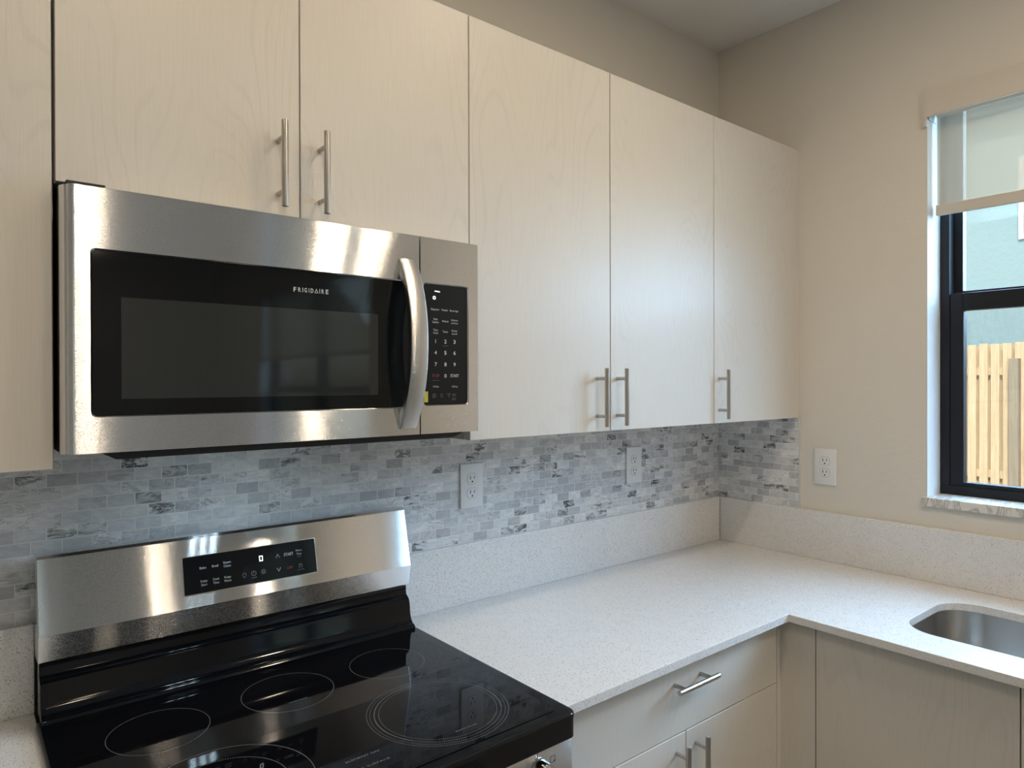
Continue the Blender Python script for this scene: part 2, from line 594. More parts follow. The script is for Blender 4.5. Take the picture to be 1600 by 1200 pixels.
def text_mesh(bm, s, mtx, height, width=None, depth=0.0002, align='CENTER', bold=0.0):
    """Adds lettering whose capital height is `height`; mtx places the text's x/y plane."""
    cu = bpy.data.curves.new('txt', 'FONT')
    cu.body = s
    cu.align_x = align
    cu.size = 1.0
    cu.extrude = 0.0
    cu.offset = bold
    cu.resolution_u = 2
    ob = bpy.data.objects.new('txt', cu)
    COL.objects.link(ob)
    dg = bpy.context.evaluated_depsgraph_get()
    me = bpy.data.meshes.new_from_object(ob.evaluated_get(dg))
    bpy.data.objects.remove(ob)
    bpy.data.curves.remove(cu)
    t = bmesh.new()
    t.from_mesh(me)
    bpy.data.meshes.remove(me)
    if not t.verts:
        t.free()
        return
    xs = [v.co.x for v in t.verts]
    w = max(xs) - min(xs)
    sy = height / 0.70
    sx = sy if width is None else width / w
    bmesh.ops.scale(t, vec=(sx, sy, 1), verts=t.verts)
    ys = [v.co.y for v in t.verts]
    bmesh.ops.translate(t, vec=(0, -height / 2, depth), verts=t.verts)
    bmesh.ops.transform(t, matrix=mtx, verts=t.verts)
    merge(bm, t)

def ring2d(bm, mtx, r0, r1, a0=0.0, a1=360.0, seg=64, z=0.0002, cx=0.0, cy=0.0):
    n = max(3, int(seg * abs(a1 - a0) / 360))
    pi, po = [], []
    full = abs(a1 - a0) >= 359.9
    for i in range(n if full else n + 1):
        a = R(a0 + (a1 - a0) * i / n)
        pi.append(bm.verts.new(mtx @ Vector((cx + r0 * math.cos(a), cy + r0 * math.sin(a), z))))
        po.append(bm.verts.new(mtx @ Vector((cx + r1 * math.cos(a), cy + r1 * math.sin(a), z))))
    for i in range(n):
        j = (i + 1) % len(pi)
        bm.faces.new((pi[i], po[i], po[j], pi[j]))

def dot2d(bm, mtx, x, y, r, z=0.0002, seg=8):
    bm.faces.new([bm.verts.new(mtx @ Vector((x + r * math.cos(2 * math.pi * i / seg), y + r * math.sin(2 * math.pi * i / seg), z))) for i in range(seg)])

def stroke2d(bm, mtx, pts, w, z=0.0002, closed=False):
    pts = [Vector((p[0], p[1])) for p in pts]
    n = len(pts)
    for i in range(n if closed else n - 1):
        a, b = pts[i], pts[(i + 1) % n]
        d = (b - a)
        if d.length == 0:
            continue
        d.normalize()
        q = Vector((-d.y, d.x)) * w / 2
        e = d * w / 2
        bm.faces.new([bm.verts.new(mtx @ Vector((p.x, p.y, z))) for p in (a - q - e, b - q + e, b + q + e, a + q - e)])

def frame_mtx(origin, xdir, ydir):
    x = Vector(xdir).normalized()
    y = Vector(ydir).normalized()
    z = x.cross(y)
    m = Matrix((x, y, z)).transposed().to_4x4()
    m.translation = Vector(origin)
    return m

NB = bmesh.new

# ------------------------------------------------------------------ room shell
CEIL = 2.7924
XL, YF = -5.2, -7.2
# window openings in the right wall: y range, z range
W1 = (-1.655, -0.735, 1.1674, 2.398)
W2 = (-5.80, -3.60, 0.55, 2.385)
WT = 0.20

def structure(name, bm, mat, parent=None, smooth=None):
    o = link(name, bm, mat, parent, smooth)
    if parent is None:
        o['kind'] = 'structure'
    return o

bm = NB(); box(bm, XL - 0.2, WT, 0.0, 0.18, -0.1, CEIL + 0.1)
structure('wall_back', bm, M['wall'])
bm = NB(); box(bm, XL - 0.2, XL, YF - 0.2, 0.0, -0.1, CEIL + 0.1)
structure('wall_left', bm, M['wall'])
bm = NB()
PDX0, PDX1, PDZ = -4.95, -3.40, 2.10
box(bm, XL, PDX0, YF - 0.2, YF, -0.1, CEIL + 0.1); box(bm, PDX1, WT, YF - 0.2, YF, -0.1, CEIL + 0.1)
box(bm, PDX0, PDX1, YF - 0.2, YF, PDZ, CEIL + 0.1)
structure('wall_front', bm, M['wall'])
bm = NB()
ys = [YF, W2[0], W2[1], W1[0], W1[1], 0.0]
box(bm, 0, WT, ys[0], ys[1], -0.1, CEIL + 0.1)
box(bm, 0, WT, ys[1], ys[2], -0.1, W2[2]); box(bm, 0, WT, ys[1], ys[2], W2[3], CEIL + 0.1)
box(bm, 0, WT, ys[2], ys[3], -0.1, CEIL + 0.1)
box(bm, 0, WT, ys[3], ys[4], -0.1, W1[2] - 0.028); box(bm, 0, WT, ys[3], ys[4], W1[3], CEIL + 0.1)
box(bm, 0, WT, ys[4], ys[5], -0.1, CEIL + 0.1)
structure('wall_right', bm, M['wall'])
bm = NB(); box(bm, XL - 0.2, WT, YF - 0.2, 0.18, CEIL, CEIL + 0.25)
structure('ceiling', bm, M['ceiling'])
bm = NB(); box(bm, XL - 0.2, WT, YF - 0.2, 0.18, -0.12, 0.0)
structure('floor', bm, M['floor'])

# ------------------------------------------------------------------ windows
def bx_obj(name, parent, mat, *args, bev=0.0):
    b_ = NB(); box(b_, *args, bev=bev)
    return link(name, b_, mat, parent)

def window(name, W, double):
    y0, y1, z0, z1 = W
    w = bpy.data.objects.new(name, None)
    COL.objects.link(w)
    w.location = (0, (y0 + y1) / 2, z0)
    w['kind'] = 'structure'
    def L(bm):   # world -> local
        bmesh.ops.translate(bm, vec=(0, -(y0 + y1) / 2, -z0), verts=bm.verts)
        return bm
    b_ = NB()   # white plaster lining of the reveal
    box(b_, 0.0005, WT - 0.001, y1 - 0.002, y1 + 0.0005, z0, z1)
    box(b_, 0.0005, WT - 0.001, y0 - 0.0005, y0 + 0.002, z0, z1)
    box(b_, 0.0005, WT - 0.001, y0 + 0.002, y1 - 0.002, z1 - 0.002, z1 + 0.0005)
    link('window_lining', L(b_), M['reveal'], w)
    b_ = NB()   # sill slab
    box(b_, -0.012, 0.12, y0 - 0.010, y1 + 0.010, z0 - 0.027, z0 + 0.001, bev=0.003)
    link('window_sill', L(b_), M['marble'], w)
    units = [(y0 + 0.003, y1 - 0.003)] if not double else [(y0 + 0.003, (y0 + y1) / 2 - 0.001), ((y0 + y1) / 2 + 0.001, y1 - 0.003)]
    zm = z0 + 0.613 if not double else z0 + (z1 - z0) * 0.5
    for (a, b) in units:
        b_ = NB()   # outer frame
        for q in ((a, b, z0 + 0.002, z0 + 0.030), (a, b, z1 - 0.013, z1 - 0.003), (a, a + 0.026, z0 + 0.030, z1 - 0.013), (b - 0.026, b, z0 + 0.030, z1 - 0.013)):
            box(b_, 0.10, 0.185, *q, bev=0.002)
        link('window_frame', L(b_), M['frame'], w)
        b_ = NB()   # upper sash, set further out
        for q in ((a + 0.026, a + 0.050, zm + 0.022, z1 - 0.014), (b - 0.050, b - 0.026, zm + 0.022, z1 - 0.014), (a + 0.026, b - 0.026, zm, zm + 0.022), (a + 0.05, b - 0.05, z1 - 0.026, z1 - 0.014)):
            box(b_, 0.140, 0.170, *q, bev=0.0015)
        up = link('upper_sash', L(b_), M['frame'], w)
        b_ = NB(); box(b_, 0.153, 0.157, a + 0.050, b - 0.050, zm + 0.022, z1 - 0.026)
        link('window_pane', L(b_), M['pane'], up)
        b_ = NB()   # lower sash, nearer the room
        for q in ((a + 0.026, a + 0.063, z0 + 0.03, zm + 0.012), (b - 0.063, b - 0.026, z0 + 0.03, zm + 0.012), (a + 0.063, b - 0.063, zm - 0.042, zm + 0.012), (a + 0.063, b - 0.063, z0 + 0.03, z0 + 0.042)):
            box(b_, 0.104, 0.136, *q, bev=0.002)
        lo = link('lower_sash', L(b_), M['frame'], w)
        b_ = NB(); box(b_, 0.117, 0.121, a + 0.063, b - 0.063, z0 + 0.042, zm - 0.042)
        link('window_pane', L(b_), M['pane'], lo)
        if not double:
            b_ = NB(); box(b_, 0.1735, 0.1745, a + 0.028, b - 0.028, z0 + 0.03, zm + 0.004)
            link('insect_screen', L(b_), M['screen'], w)
    return w
window('window_1', W1, False)
window('window_2', W2, True)

pd = bpy.data.objects.new('added_door_1', None)  # unseen patio door, added to let the fill light in
COL.objects.link(pd)
pd.location = (PDX0, YF, 0)
pd['kind'] = 'structure'
b_ = NB()
PW = PDX1 - PDX0
for x0, x1, z0, z1 in ((0.001, PW - 0.001, 0.001, 0.05), (0.001, PW - 0.001, PDZ - 0.05, PDZ - 0.001), (0.001, 0.05, 0.05, PDZ - 0.05), (PW - 0.05, PW - 0.001, 0.05, PDZ - 0.05), (PW / 2 - 0.04, PW / 2 + 0.04, 0.05, PDZ - 0.05)):
    box(b_, x0, x1, -0.12, -0.05, z0, z1)
link('door_frame', b_, M['frame'], pd)
for x0, x1 in ((0.05, PW / 2 - 0.04), (PW / 2 + 0.04, PW - 0.05)):
    b_ = NB(); box(b_, x0, x1, -0.088, -0.082, 0.05, PDZ - 0.05)
    link('door_pane', b_, M['pane'], pd)

def shade(W, label, zbot):
    y0, y1, z0, z1 = W
    s = thing('roller_shade', label, 'window shade', (0, (y0 + y1) / 2, 2.36))
    def L(bm):
        bmesh.ops.translate(bm, vec=(0, -(y0 + y1) / 2, -2.36), verts=bm.verts)
        return bm
    b_ = NB()
    box(b_, -0.012, -0.0005, y0 - 0.005, y1 + 0.005, 2.3235, 2.4015, bev=0.001)
    box(b_, -0.012, -0.0005, y1 - 0.002, y1 + 0.008, 2.295, 2.3235, bev=0.001)
    link('valance', L(b_), M['valance'], s)
    b_ = NB(); cyl(b_, (0.045, y0 + 0.012, 2.350), (0.045, y1 - 0.014, 2.350), 0.020)
    link('shade_roller', L(b_), M['shadebar'], s, 40)
    b_ = NB(); box(b_, 0.0496, 0.0504, y0 + 0.012, y1 - 0.012, zbot + 0.03, 2.352)
    link('shade_fabric', L(b_), M['shade'], s)
    b_ = NB(); box(b_, 0.044, 0.056, y0 + 0.010, y1 - 0.009, zbot, zbot + 0.034, bev=0.003)
    link('bottom_bar', L(b_), M['shadebar'], s)
    b_ = NB(); box(b_, 0.004, 0.060, y1 - 0.006, y1 - 0.0022, 2.318, 2.384, bev=0.001)
    link('shade_bracket', L(b_), M['whitetrim'], s)
shade(W1, 'half-lowered sheer beige roller shade over the kitchen sink window', 2.030)
shade(W2, 'sheer beige roller shade on the far double window seen reflected in the microwave', 1.72)

# ------------------------------------------------------------------ outdoors
bm = NB(); box(bm, 0.25, 40, -40, 30, -0.3, -0.12)
structure('ground', bm, M['ground'])

FX = 7.0
fence = thing('wooden_fence', 'raw pine board fence outside, seen through the sink window', 'fence', (FX, 0, -0.12))
PY = [k * 2.4 + 0.09 - 12 for k in range(10)]
bm = NB()
y = -12.0
k = 0
while y < 10:
    h = 2.062 + random.uniform(-0.012, 0.012)
    w = 0.086
    box(bm, -0.045 + random.uniform(-.003, .003), -0.026, y, y + w, 0.03, h, bev=0.002, seg=1)
    box(bm, 0.026, 0.045, y + 0.0575, y + 0.0575 + w, 0.03, h + random.uniform(-0.03, 0.0), bev=0.002, seg=1)
    y += 0.115
link('picket_boards', bm, M['fence'], fence)
for z in (0.52, 1.70):
    bm = NB(); box(bm, -0.020, 0.020, -12, 10, z, z + 0.089)
    link('fence_rail', bm, M['fence'], fence)
for py in [-9.4, -7.0, -4.6, -1.6, 0.790, 3.19, 5.4, 7.8]:
    bm = NB(); box(bm, -0.14, -0.047, py, py + 0.092, 0.0, 1.885, bev=0.003)
    link('fence_post', bm, M['post'], fence)

house = thing('neighbour_house', 'pale stucco house beyond the fence outside the window', 'house', (9.2, 0, -0.12))
bm = NB(); box(bm, 0, 0.25, -1.2, 12, 0, 5.36)
link('house_front', bm, M['stucco'], house)
bm = NB(); box(bm, 0.25, 7, -1.2, -0.95, 0, 5.36)
link('house_side', bm, M['stucco'], house)
bm = NB(); box(bm, -0.25, 7.2, -1.7, 12, 5.36, 5.48)
link('eave', bm, M['soffit'], house)
bm = NB(); extrude_profile(bm, [(-0.28, 5.48), (7.2, 5.48), (7.2, 6.9), (3.4, 6.65)], 'y', -1.75, 12)
link('roof', bm, M['roof'], house)
bm = NB()
box(bm, -0.03, 0.02, 0.30, 1.385, 3.59, 3.65); box(bm, -0.03, 0.02, 0.30, 1.385, 4.67, 4.73)
box(bm, -0.03, 0.02, 0.30, 0.36, 3.65, 4.67); box(bm, -0.03, 0.02, 1.325, 1.385, 3.65, 4.67)
hw = link('house_window', bm, M['whitetrim'], house)
bm = NB(); box(bm, -0.012, 0.01, 0.36, 1.325, 3.65, 4.67)
link('house_window_pane', bm, M['darkpane'], hw)

# ------------------------------------------------------------------ upper cabinets
DF, DB = -0.3284, -0.3094          # door front, door back
ZB, ZT = 1.395, 2.3293
G = 0.0013

def bar_handle(parent, x, z0, z1, y, horizontal=False, span=0.0965, out=0.034):
    """Bar pull: local coords of the parent's root (world-aligned)."""
    b_ = NB()
    if not horizontal:
        zc = (z0 + z1) / 2
        cyl(b_, (x, y - out, z0), (x, y - out, z1), 0.006, 20, bev=0.0008)
        for s in (-1, 1):
            cyl(b_, (x, y, zc + s * span / 2), (x, y - out + 0.003, zc + s * span / 2), 0.0046, 14)
    else:
        xc = (z0 + z1) / 2
        cyl(b_, (z0, y - out, x), (z1, y - out, x), 0.006, 20, bev=0.0008)
        for s in (-1, 1):
            cyl(b_, (xc + s * span / 2, y, x), (xc + s * span / 2, y - out + 0.003, x), 0.0046, 14)
    return link('bar_handle', b_, M['nickel'], parent, 40)

def upper_cabinet(label, x0, x1, zb, zt, splits, handles, mats, depth=0.3094):
    c = thing('upper_cabinet', label, 'cabinet', ((x0 + x1) / 2, 0, zb), 'upper cabinets along the tiled wall')
    ox, oz = (x0 + x1) / 2, zb
    b_ = NB()
    box(b_, x0 + 0.0004 - ox, x1 - 0.0004 - ox, -depth + 0.0015, -0.0085, 0.0, zt - oz - 0.001)
    link('cabinet_box', b_, M['carcass'], c)
    b_ = NB()
    box(b_, x0 + 0.004 - ox, x1 - 0.004 - ox, -depth - 0.0003, -depth + 0.0015, 0.004, zt - oz - 0.004)
    link('door_gap_shadow', b_, M['gap'], c)  # dark sheet behind the doors paints the shadow in their gaps
    for i, (a, b) in enumerate(zip(splits, splits[1:])):
        b_ = NB()
        box(b_, a + G - ox, b - G - ox, DF, DB - 0.0006, -0.001, zt - oz, bev=0.0008, seg=1)
        d = link('cabinet_door', b_, M[mats[i]], c)
        d.location = (0, 0, 0)
        for (hx, hz0, hz1, di) in handles:
            if di == i:
                bar_handle(d, hx - ox, hz0 - oz, hz1 - oz, DF)
    return c

XA, XB, XC, XD, XE, XF = -2.1876, -1.8076, -1.4238, -0.9699, -0.5089, -0.0432
upper_cabinet('pale woodgrain upper cabinet at the left edge of the picture beside the microwave', -2.63, XA, ZB, ZT, [-2.63, XA - 0.0022], [], ['cab0'])
upper_cabinet('short pale woodgrain two-door cabinet directly above the microwave', XA, XC, 1.8275, ZT, [XA, XB, XC],
              [(-1.8487, 1.835, 1.988, 0), (-1.7695, 1.834, 1.986, 1)], ['cab1', 'cab2'])
upper_cabinet('tall pale woodgrain two-door upper cabinet immediately right of the microwave', XC, XE, ZB, ZT, [XC, XD, XE],
              [(-1.0191, 1.4077, 1.557, 0), (-0.9437, 1.4077, 1.557, 1)], ['cab3', 'cab4'])
upper_cabinet('pale single-door upper cabinet nearest the window wall corner', XE, XF, ZB, ZT, [XE, XF],
              [(-0.4825, 1.4077, 1.558, 0)], ['cab5'])
fs = thing('filler_strip', 'narrow pale filler strip between last upper cabinet and window wall', 'filler', (XF / 2, -0.32, ZB))
bm = NB(); box(bm, XF + 0.001 - XF / 2, -0.001 - XF / 2, -0.0065, 0.0105, 0, ZT - ZB)
link('filler_face', bm, M['cab5'], fs)
bm = NB(); box(bm, XF + 0.001 - XF / 2, -0.001 - XF / 2, 0.0105, 0.310, 0.0, 0.016)
link('filler_underside', bm, M['carcass'], fs)

# ------------------------------------------------------------------ tile backsplash and quartz
QZ = 1.0785
TT = 0.007
bm = NB(); box(bm, -3.0, -0.0003, -TT, -0.0003, QZ - 0.002, 1.46)
t = link('tile_backsplash', bm, M['tile_back'])
tag(t, 'grey marble mosaic tile backsplash running along the cabinet wall', 'backsplash')
bm = NB(); box(bm, -TT, -0.0003, -0.3305, -TT - 0.0003, QZ - 0.002, ZB - 0.0005)
box(bm, -TT - 0.0004, -0.0003, -0.3335, -0.3305, QZ - 0.002, ZB + 0.003, mi=1)
t = link('tile_backsplash', bm, [M['tile_right'], M['grouttrim']])
tag(t, 'short return of grey marble mosaic tile on the window wall', 'backsplash')

CZ, CT = 0.914, 0.0205
CFX, CFY = -0.6159, -0.6270
SKX0, SKX1, SKY0, SKY1 = -0.4900, -0.1545, -1.50, -0.845
bm = NB()
def slab_with_hole(bm, outer, hole, z0, z1):
    def loop(pts, z):
        return [bm.verts.new((p[0], p[1], z)) for p in pts]
    for z, up in ((z1, 1), (z0, -1)):
        es = []
        for pts in [outer] + ([hole] if hole else []):
            v = loop(pts, z)
            es += [bm.edges.new((v[i], v[(i + 1) % len(v)])) for i in range(len(v))]
        res = bmesh.ops.triangle_fill(bm, use_beauty=True, use_dissolve=False, edges=es, normal=(0, 0, up))
        for f in [g for g in res['geom'] if isinstance(g, bmesh.types.BMFace)]:
            f.normal_update()
            if f.normal.z * up < 0:
                f.normal_flip()
    for k, pts in enumerate([outer] + ([hole] if hole else [])):
        A, B = loop(pts, z1), loop(pts, z0)
        for i in range(len(pts)):
            j = (i + 1) % len(pts)
            bm.faces.new((A[i], A[j], B[j], B[i]) if k else (A[j], A[i], B[i], B[j]))
    bmesh.ops.remove_doubles(bm, verts=bm.verts, dist=1e-5)
    bmesh.ops.recalc_face_normals(bm, faces=bm.faces)
RX0, RX1 = -2.1905, -1.4335      # range opening
slab_with_hole(bm, [(RX1 + 0.001, -0.001), (RX1 + 0.001, CFY), (CFX, CFY), (CFX, -2.75), (-0.001, -2.75), (-0.001, -0.001)],
               rrect(SKX0, SKX1, SKY0, SKY1, 0.085, 10), CZ - CT, CZ)
ct = link('countertop', bm, M['quartz'])
tag(ct, 'L-shaped speckled white quartz countertop from the range round to the sink', 'countertop')
md = ct.modifiers.new('edge', 'BEVEL'); md.width = 0.0015; md.segments = 2; md.limit_method = 'ANGLE'; md.angle_limit = R(50)
bm = NB(); box(bm, -3.0, RX0 - 0.001, CFY, -0.001, CZ - CT, CZ, bev=0.0012)
tag(link('countertop', bm, M['quartz']), 'small piece of speckled white quartz countertop left of the range', 'countertop')
bm = NB(); box(bm, RX1 + 0.001, -0.0205, -0.0195, -0.0005, CZ + 0.0003, QZ - 0.0005, bev=0.001)
tag(link('quartz_upstand', bm, M['quartz']), 'long speckled quartz upstand under the tile, right of the range', 'backsplash')
bm = NB(); box(bm, -0.0195, -0.0005, -2.75, -0.0200, CZ + 0.0003, QZ - 0.0005, bev=0.001)
tag(link('quartz_upstand', bm, M['quartz']), 'speckled quartz upstand along the window wall behind the sink', 'backsplash')
bm = NB(); box(bm, -3.0, RX0 - 0.001, -0.0195, -0.0005, CZ + 0.0003, QZ - 0.0005, bev=0.001)
tag(link('quartz_upstand', bm, M['quartz']), 'short speckled quartz upstand at the far left beside the range', 'backsplash')

# sink basin
sink = thing('kitchen_sink', 'undermount stainless steel sink below the window', 'sink', ((SKX0 + SKX1) / 2, (SKY0 + SKY1) / 2, 0.69))
ox, oy, oz = sink.location
bm = NB()
o = 0.004
levels = [(-o, 0.0, CZ - CT - 0.0006), (-o, 0.0, CZ - CT - 0.06), (0.002, 0.0, 0.735), (0.012, 0, 0.712), (0.035, 0, 0.700)]
rings = []
for off, _, z in levels:
    rings.append([bm.verts.new((p[0] - ox, p[1] - oy, z - oz)) for p in rrect(SKX0 + off, SKX1 - off, SKY0 + off, SKY1 - off, max(0.03, 0.085 - off), 10)])
for a, b in zip(rings, rings[1:]):
    for i in range(len(a)):
        j = (i + 1) % len(a)
        bm.faces.new((a[i], a[j], b[j], b[i]))
bm.faces.new(rings[-1])
fl = [bm.verts.new((p[0] - ox, p[1] - oy, CZ - CT - 0.0006 - oz)) for p in rrect(SKX0 - 0.025, SKX1 + 0.025, SKY0 - 0.025, SKY1 + 0.025, 0.10, 10)]
for i in range(len(fl)):
    j = (i + 1) % len(fl)
    bm.faces.new((fl[i], fl[j], rings[0][j], rings[0][i]))
bmesh.ops.recalc_face_normals(bm, faces=bm.faces)
for f in bm.faces:
    f.normal_flip()
sb = link('sink_basin', bm, M['sink'], sink, 35)
bm = NB(); cyl(bm, (0, -0.1, 0.0095), (0, -0.1, 0.0125), 0.055, 32)
link('sink_drain', bm, M['chrome'], sink, 40)

# ------------------------------------------------------------------ base cabinets
BF = -0.592                       # door face plane
def base_box(label, x0, x1, y0, y1, base):
    return None

bc = thing('base_cabinet', 'pale base cabinet with one drawer over two doors right of the range', 'cabinet', (-1.0, 0, 0))
BX0, BX1 = -1.4275, -0.612
bm = NB(); box(bm, BX0 + 1.0, BX1 + 1.0, BF + 0.0205, -0.002, 0.10, CZ - CT - 0.0005)
box(bm, BX0 + 1.0, BX1 + 1.0, BF + 0.07, -0.01, 0.0, 0.10)
link('cabinet_box', bm, M['carcass'], bc)
bm = NB(); box(bm, BX0 + 1.004, BX1 + 0.996, BF + 0.0192, BF + 0.0204, 0.104, 0.88)
link('door_gap_shadow', bm, M['gap'], bc)
ZD = 0.7228
bm = NB(); box(bm, BX0 + 1.0 + G, BX1 + 1.0 - G, BF, BF + 0.019, ZD + G, 0.888, bev=0.0008, seg=1)
dr = link('drawer_front', bm, M['cab6'], bc)
bar_handle(dr, 0.8385, -1.0745 + 1.0, -0.9255 + 1.0, BF, True)
XS = -1.0052
bm = NB(); box(bm, BX0 + 1.0 + G, XS + 1.0 - G, BF, BF + 0.019, 0.105, ZD - G, bev=0.0008, seg=1)
d1 = link('cabinet_door', bm, M['cab6'], bc)
bar_handle(d1, -1.0405 + 1.0, 0.557, 0.710, BF)
bm = NB(); box(bm, XS + 1.0 + G, BX1 + 1.0 - G, BF, BF + 0.019, 0.105, ZD - G, bev=0.0008, seg=1)
d2 = link('cabinet_door', bm, M['cab7'], bc)
bar_handle(d2, -0.9690 + 1.0, 0.557, 0.710, BF)

cf = thing('corner_filler', 'pale corner filler panel between drawer cabinet and sink cabinet', 'filler', (-0.60, -0.63, 0.0))
bm = NB(); box(bm, -0.0105, 0.0265, 0.0385, 0.057, 0.10, 0.888)
box(bm, 0.008, 0.0265, -0.0560, 0.0383, 0.10, 0.888)
link('filler_face', bm, M['cab7'], cf)

sc_ = thing('sink_cabinet', 'pale two-door base cabinet under the sink', 'cabinet', (-0.3, -1.12, 0))
SY = [-0.6872, -1.1240, -1.5600]
bm = NB(); box(bm, -0.57 + 0.3, -0.002 + 0.3, SY[2] + 1.12, SY[2] + 1.12 + 0.016, 0.10, CZ - CT - 0.0005)
box(bm, -0.57 + 0.3, -0.002 + 0.3, SY[0] + 1.12 - 0.016, SY[0] + 1.12, 0.10, CZ - CT - 0.0005)
box(bm, -0.57 + 0.3, -0.002 + 0.3, SY[2] + 1.12 + 0.016, SY[0] + 1.12 - 0.016, 0.10, 0.118)
box(bm, -0.53 + 0.3, -0.002 + 0.3, SY[2] + 1.12, SY[0] + 1.12, 0.0, 0.10)
link('cabinet_box', bm, M['carcass'], sc_)
bm = NB(); box(bm, -0.5725 + 0.3, -0.5712 + 0.3, SY[2] + 1.124, SY[0] + 1.116, 0.104, 0.885)
link('door_gap_shadow', bm, M['gap'], sc_)
for a, b in zip(SY, SY[1:]):
    bm = NB(); box(bm, BF + 0.3, BF + 0.019 + 0.3, b + 1.12 + G, a + 1.12 - G, 0.105, 0.888, bev=0.0008, seg=1)
    link('cabinet_door', bm, M['cab7'], sc_)
ec = thing('base_cabinet', 'pale end base cabinet beyond the sink cabinet, outside the picture', 'cabinet', (-0.3, -2.15, 0))
bm = NB(); box(bm, BF + 0.3, 0.298, -0.58, 0.5885, 0.0, CZ - CT - 0.0005)
link('cabinet_box', bm, M['cab7'], ec)
lc = thing('base_cabinet', 'pale base cabinet left of the range, outside the picture', 'cabinet', (-2.6, 0, 0))
bm = NB(); box(bm, -0.4, 0.4035, BF, -0.002, 0.0, CZ - CT - 0.0005)
link('cabinet_box', bm, M['cab7'], lc)

# ------------------------------------------------------------------ microwave
MWY = -0.372
mw = thing('microwave', 'stainless over-the-range microwave with black glass door', 'microwave', (-1.806, -0.2, 1.405))
mo = Vector(mw.location)
def ML(bm):
    bmesh.ops.translate(bm, vec=-mo, verts=bm.verts)
    return bm
bm = NB()
box(bm, -2.1835, -1.4300, -0.330, -0.010, 1.4180, 1.8215, bev=0.002)
link('casing', ML(bm), M['charcoal'], mw)
bm = NB()     # underside tray with bevelled ends
extrude_profile(bm, [(-2.135, 1.4178), (-2.110, 1.4040), (-1.475, 1.4040), (-1.440, 1.4178)], 'y', -0.338, -0.03)
link('bottom_tray', ML(bm), M['charcoal'], mw)
bm = NB()     # grille lip at the top
box(bm, -2.176, -2.125, -0.355, -0.332, 1.8165, 1.8245, bev=0.001)
link('top_vent_clip', ML(bm), M['blackplastic'], mw)
XSEAM = -1.5775
bm = NB()
DX0, DX1, DZ0, DZ1 = -2.1680, XSEAM - 0.0014, 1.4180, 1.8160
hole = rrect(-2.1480, -1.5935, 1.4718, 1.7247, 0.007, 5)
plate_with_holes(bm, [(DX0, DZ0), (DX1, DZ0), (DX1, DZ1), (DX0, DZ1)], [hole], MWY, -0.340, 0.0035, 0.002)
# rolled left edge of the door
prof = [(DX0, MWY), (DX0 - 0.0022, MWY + 0.0004), (DX0 - 0.0040, MWY + 0.0018), (DX0 - 0.0075, MWY + 0.006), (DX0 - 0.0085, MWY + 0.0105), (DX0 - 0.0120, MWY + 0.0135),
        (DX0 - 0.0150, MWY + 0.020), (DX0 - 0.0165, MWY + 0.028), (DX0 - 0.0165, -0.340), (DX0, -0.340)]
extrude_profile(bm, prof, 'z', DZ0, DZ1)
door = link('microwave_door', ML(bm), M['steel'], mw, 25)
bm = NB(); box(bm, -2.1455, -1.5960, MWY + 0.0032, -0.342, 1.4742, 1.7223)
link('door_glass', ML(bm), M['panelglass'], door)
bm = NB(); box(bm, -2.1070, -1.6700, MWY + 0.0029, MWY + 0.0033, 1.4988, 1.6541)
link('door_window', ML(bm), M['ovenwin'], door)
# brand lettering on the glass
bm = NB()
y_t = MWY + 0.0030
def mtx_front(x, z, y=y_t):
    m = frame_mtx((x - mo.x, y - mo.y, z - mo.z), (1, 0, 0), (0, 0, 1))
    return m
xL, xR, zC, hC = -1.8377, -1.7728, 1.6888, 0.0078
adv = (xR - xL) / 9.2
x = xL
for ch in 'FRIGIDAIRE':
    wd = adv * (0.32 if ch == 'I' else 1.0)
    mm = mtx_front(x + wd * 0.42, zC)
    if ch == 'A':
        stroke2d(bm, mm, [(-adv * 0.42, -hC / 2 + 0.0005), (0, hC / 2 - 0.0008), (adv * 0.42, -hC / 2 + 0.0005)], 0.0012, closed=True)
    else:
        text_mesh(bm, ch, mm, hC, wd * (0.72 if ch != 'I' else 0.55), bold=0.02)
    x += wd + adv * (0.18 if ch != 'E' else 0)
link('brand_lettering', bm, M['print_white'], door)

# door handle: bowed flat bar
bm = NB()
outer_p, inner_p = [], []
z_hi, z_lo = 1.7665, 1.4310
for i in range(25):
    t_ = i / 24
    z = z_hi + (z_lo - z_hi) * t_
    b_ = 1 - abs(2 * t_ - 1) ** 2.3
    outer_p.append((MWY - 0.004 - 0.046 * b_, z))
for i in range(25):
    t_ = i / 24
    z = (z_hi - 0.030) + ((z_lo + 0.030) - (z_hi - 0.030)) * t_
    b_ = 1 - abs(2 * t_ - 1) ** 2.4
    inner_p.append((MWY + 0.0 - 0.037 * b_, z))
prof = [(MWY, z_hi)] + outer_p + [(MWY, z_lo)] + inner_p[::-1]
extrude_profile(bm, prof, 'x', -1.6262, -1.5885)
bmesh.ops.remove_doubles(bm, verts=bm.verts, dist=1e-5)
es = [e for e in bm.edges if len(e.link_faces) == 2 and any(len(f.verts) > 6 for f in e.link_faces)]
bmesh.ops.bevel(bm, geom=es, offset=0.0022, segments=3, profile=0.5, affect='EDGES')
link('door_handle', ML(bm), mat_steel('brushed_handle_steel', (0.60, 0.585, 0.56), 0.24, 0.3), door, 40)

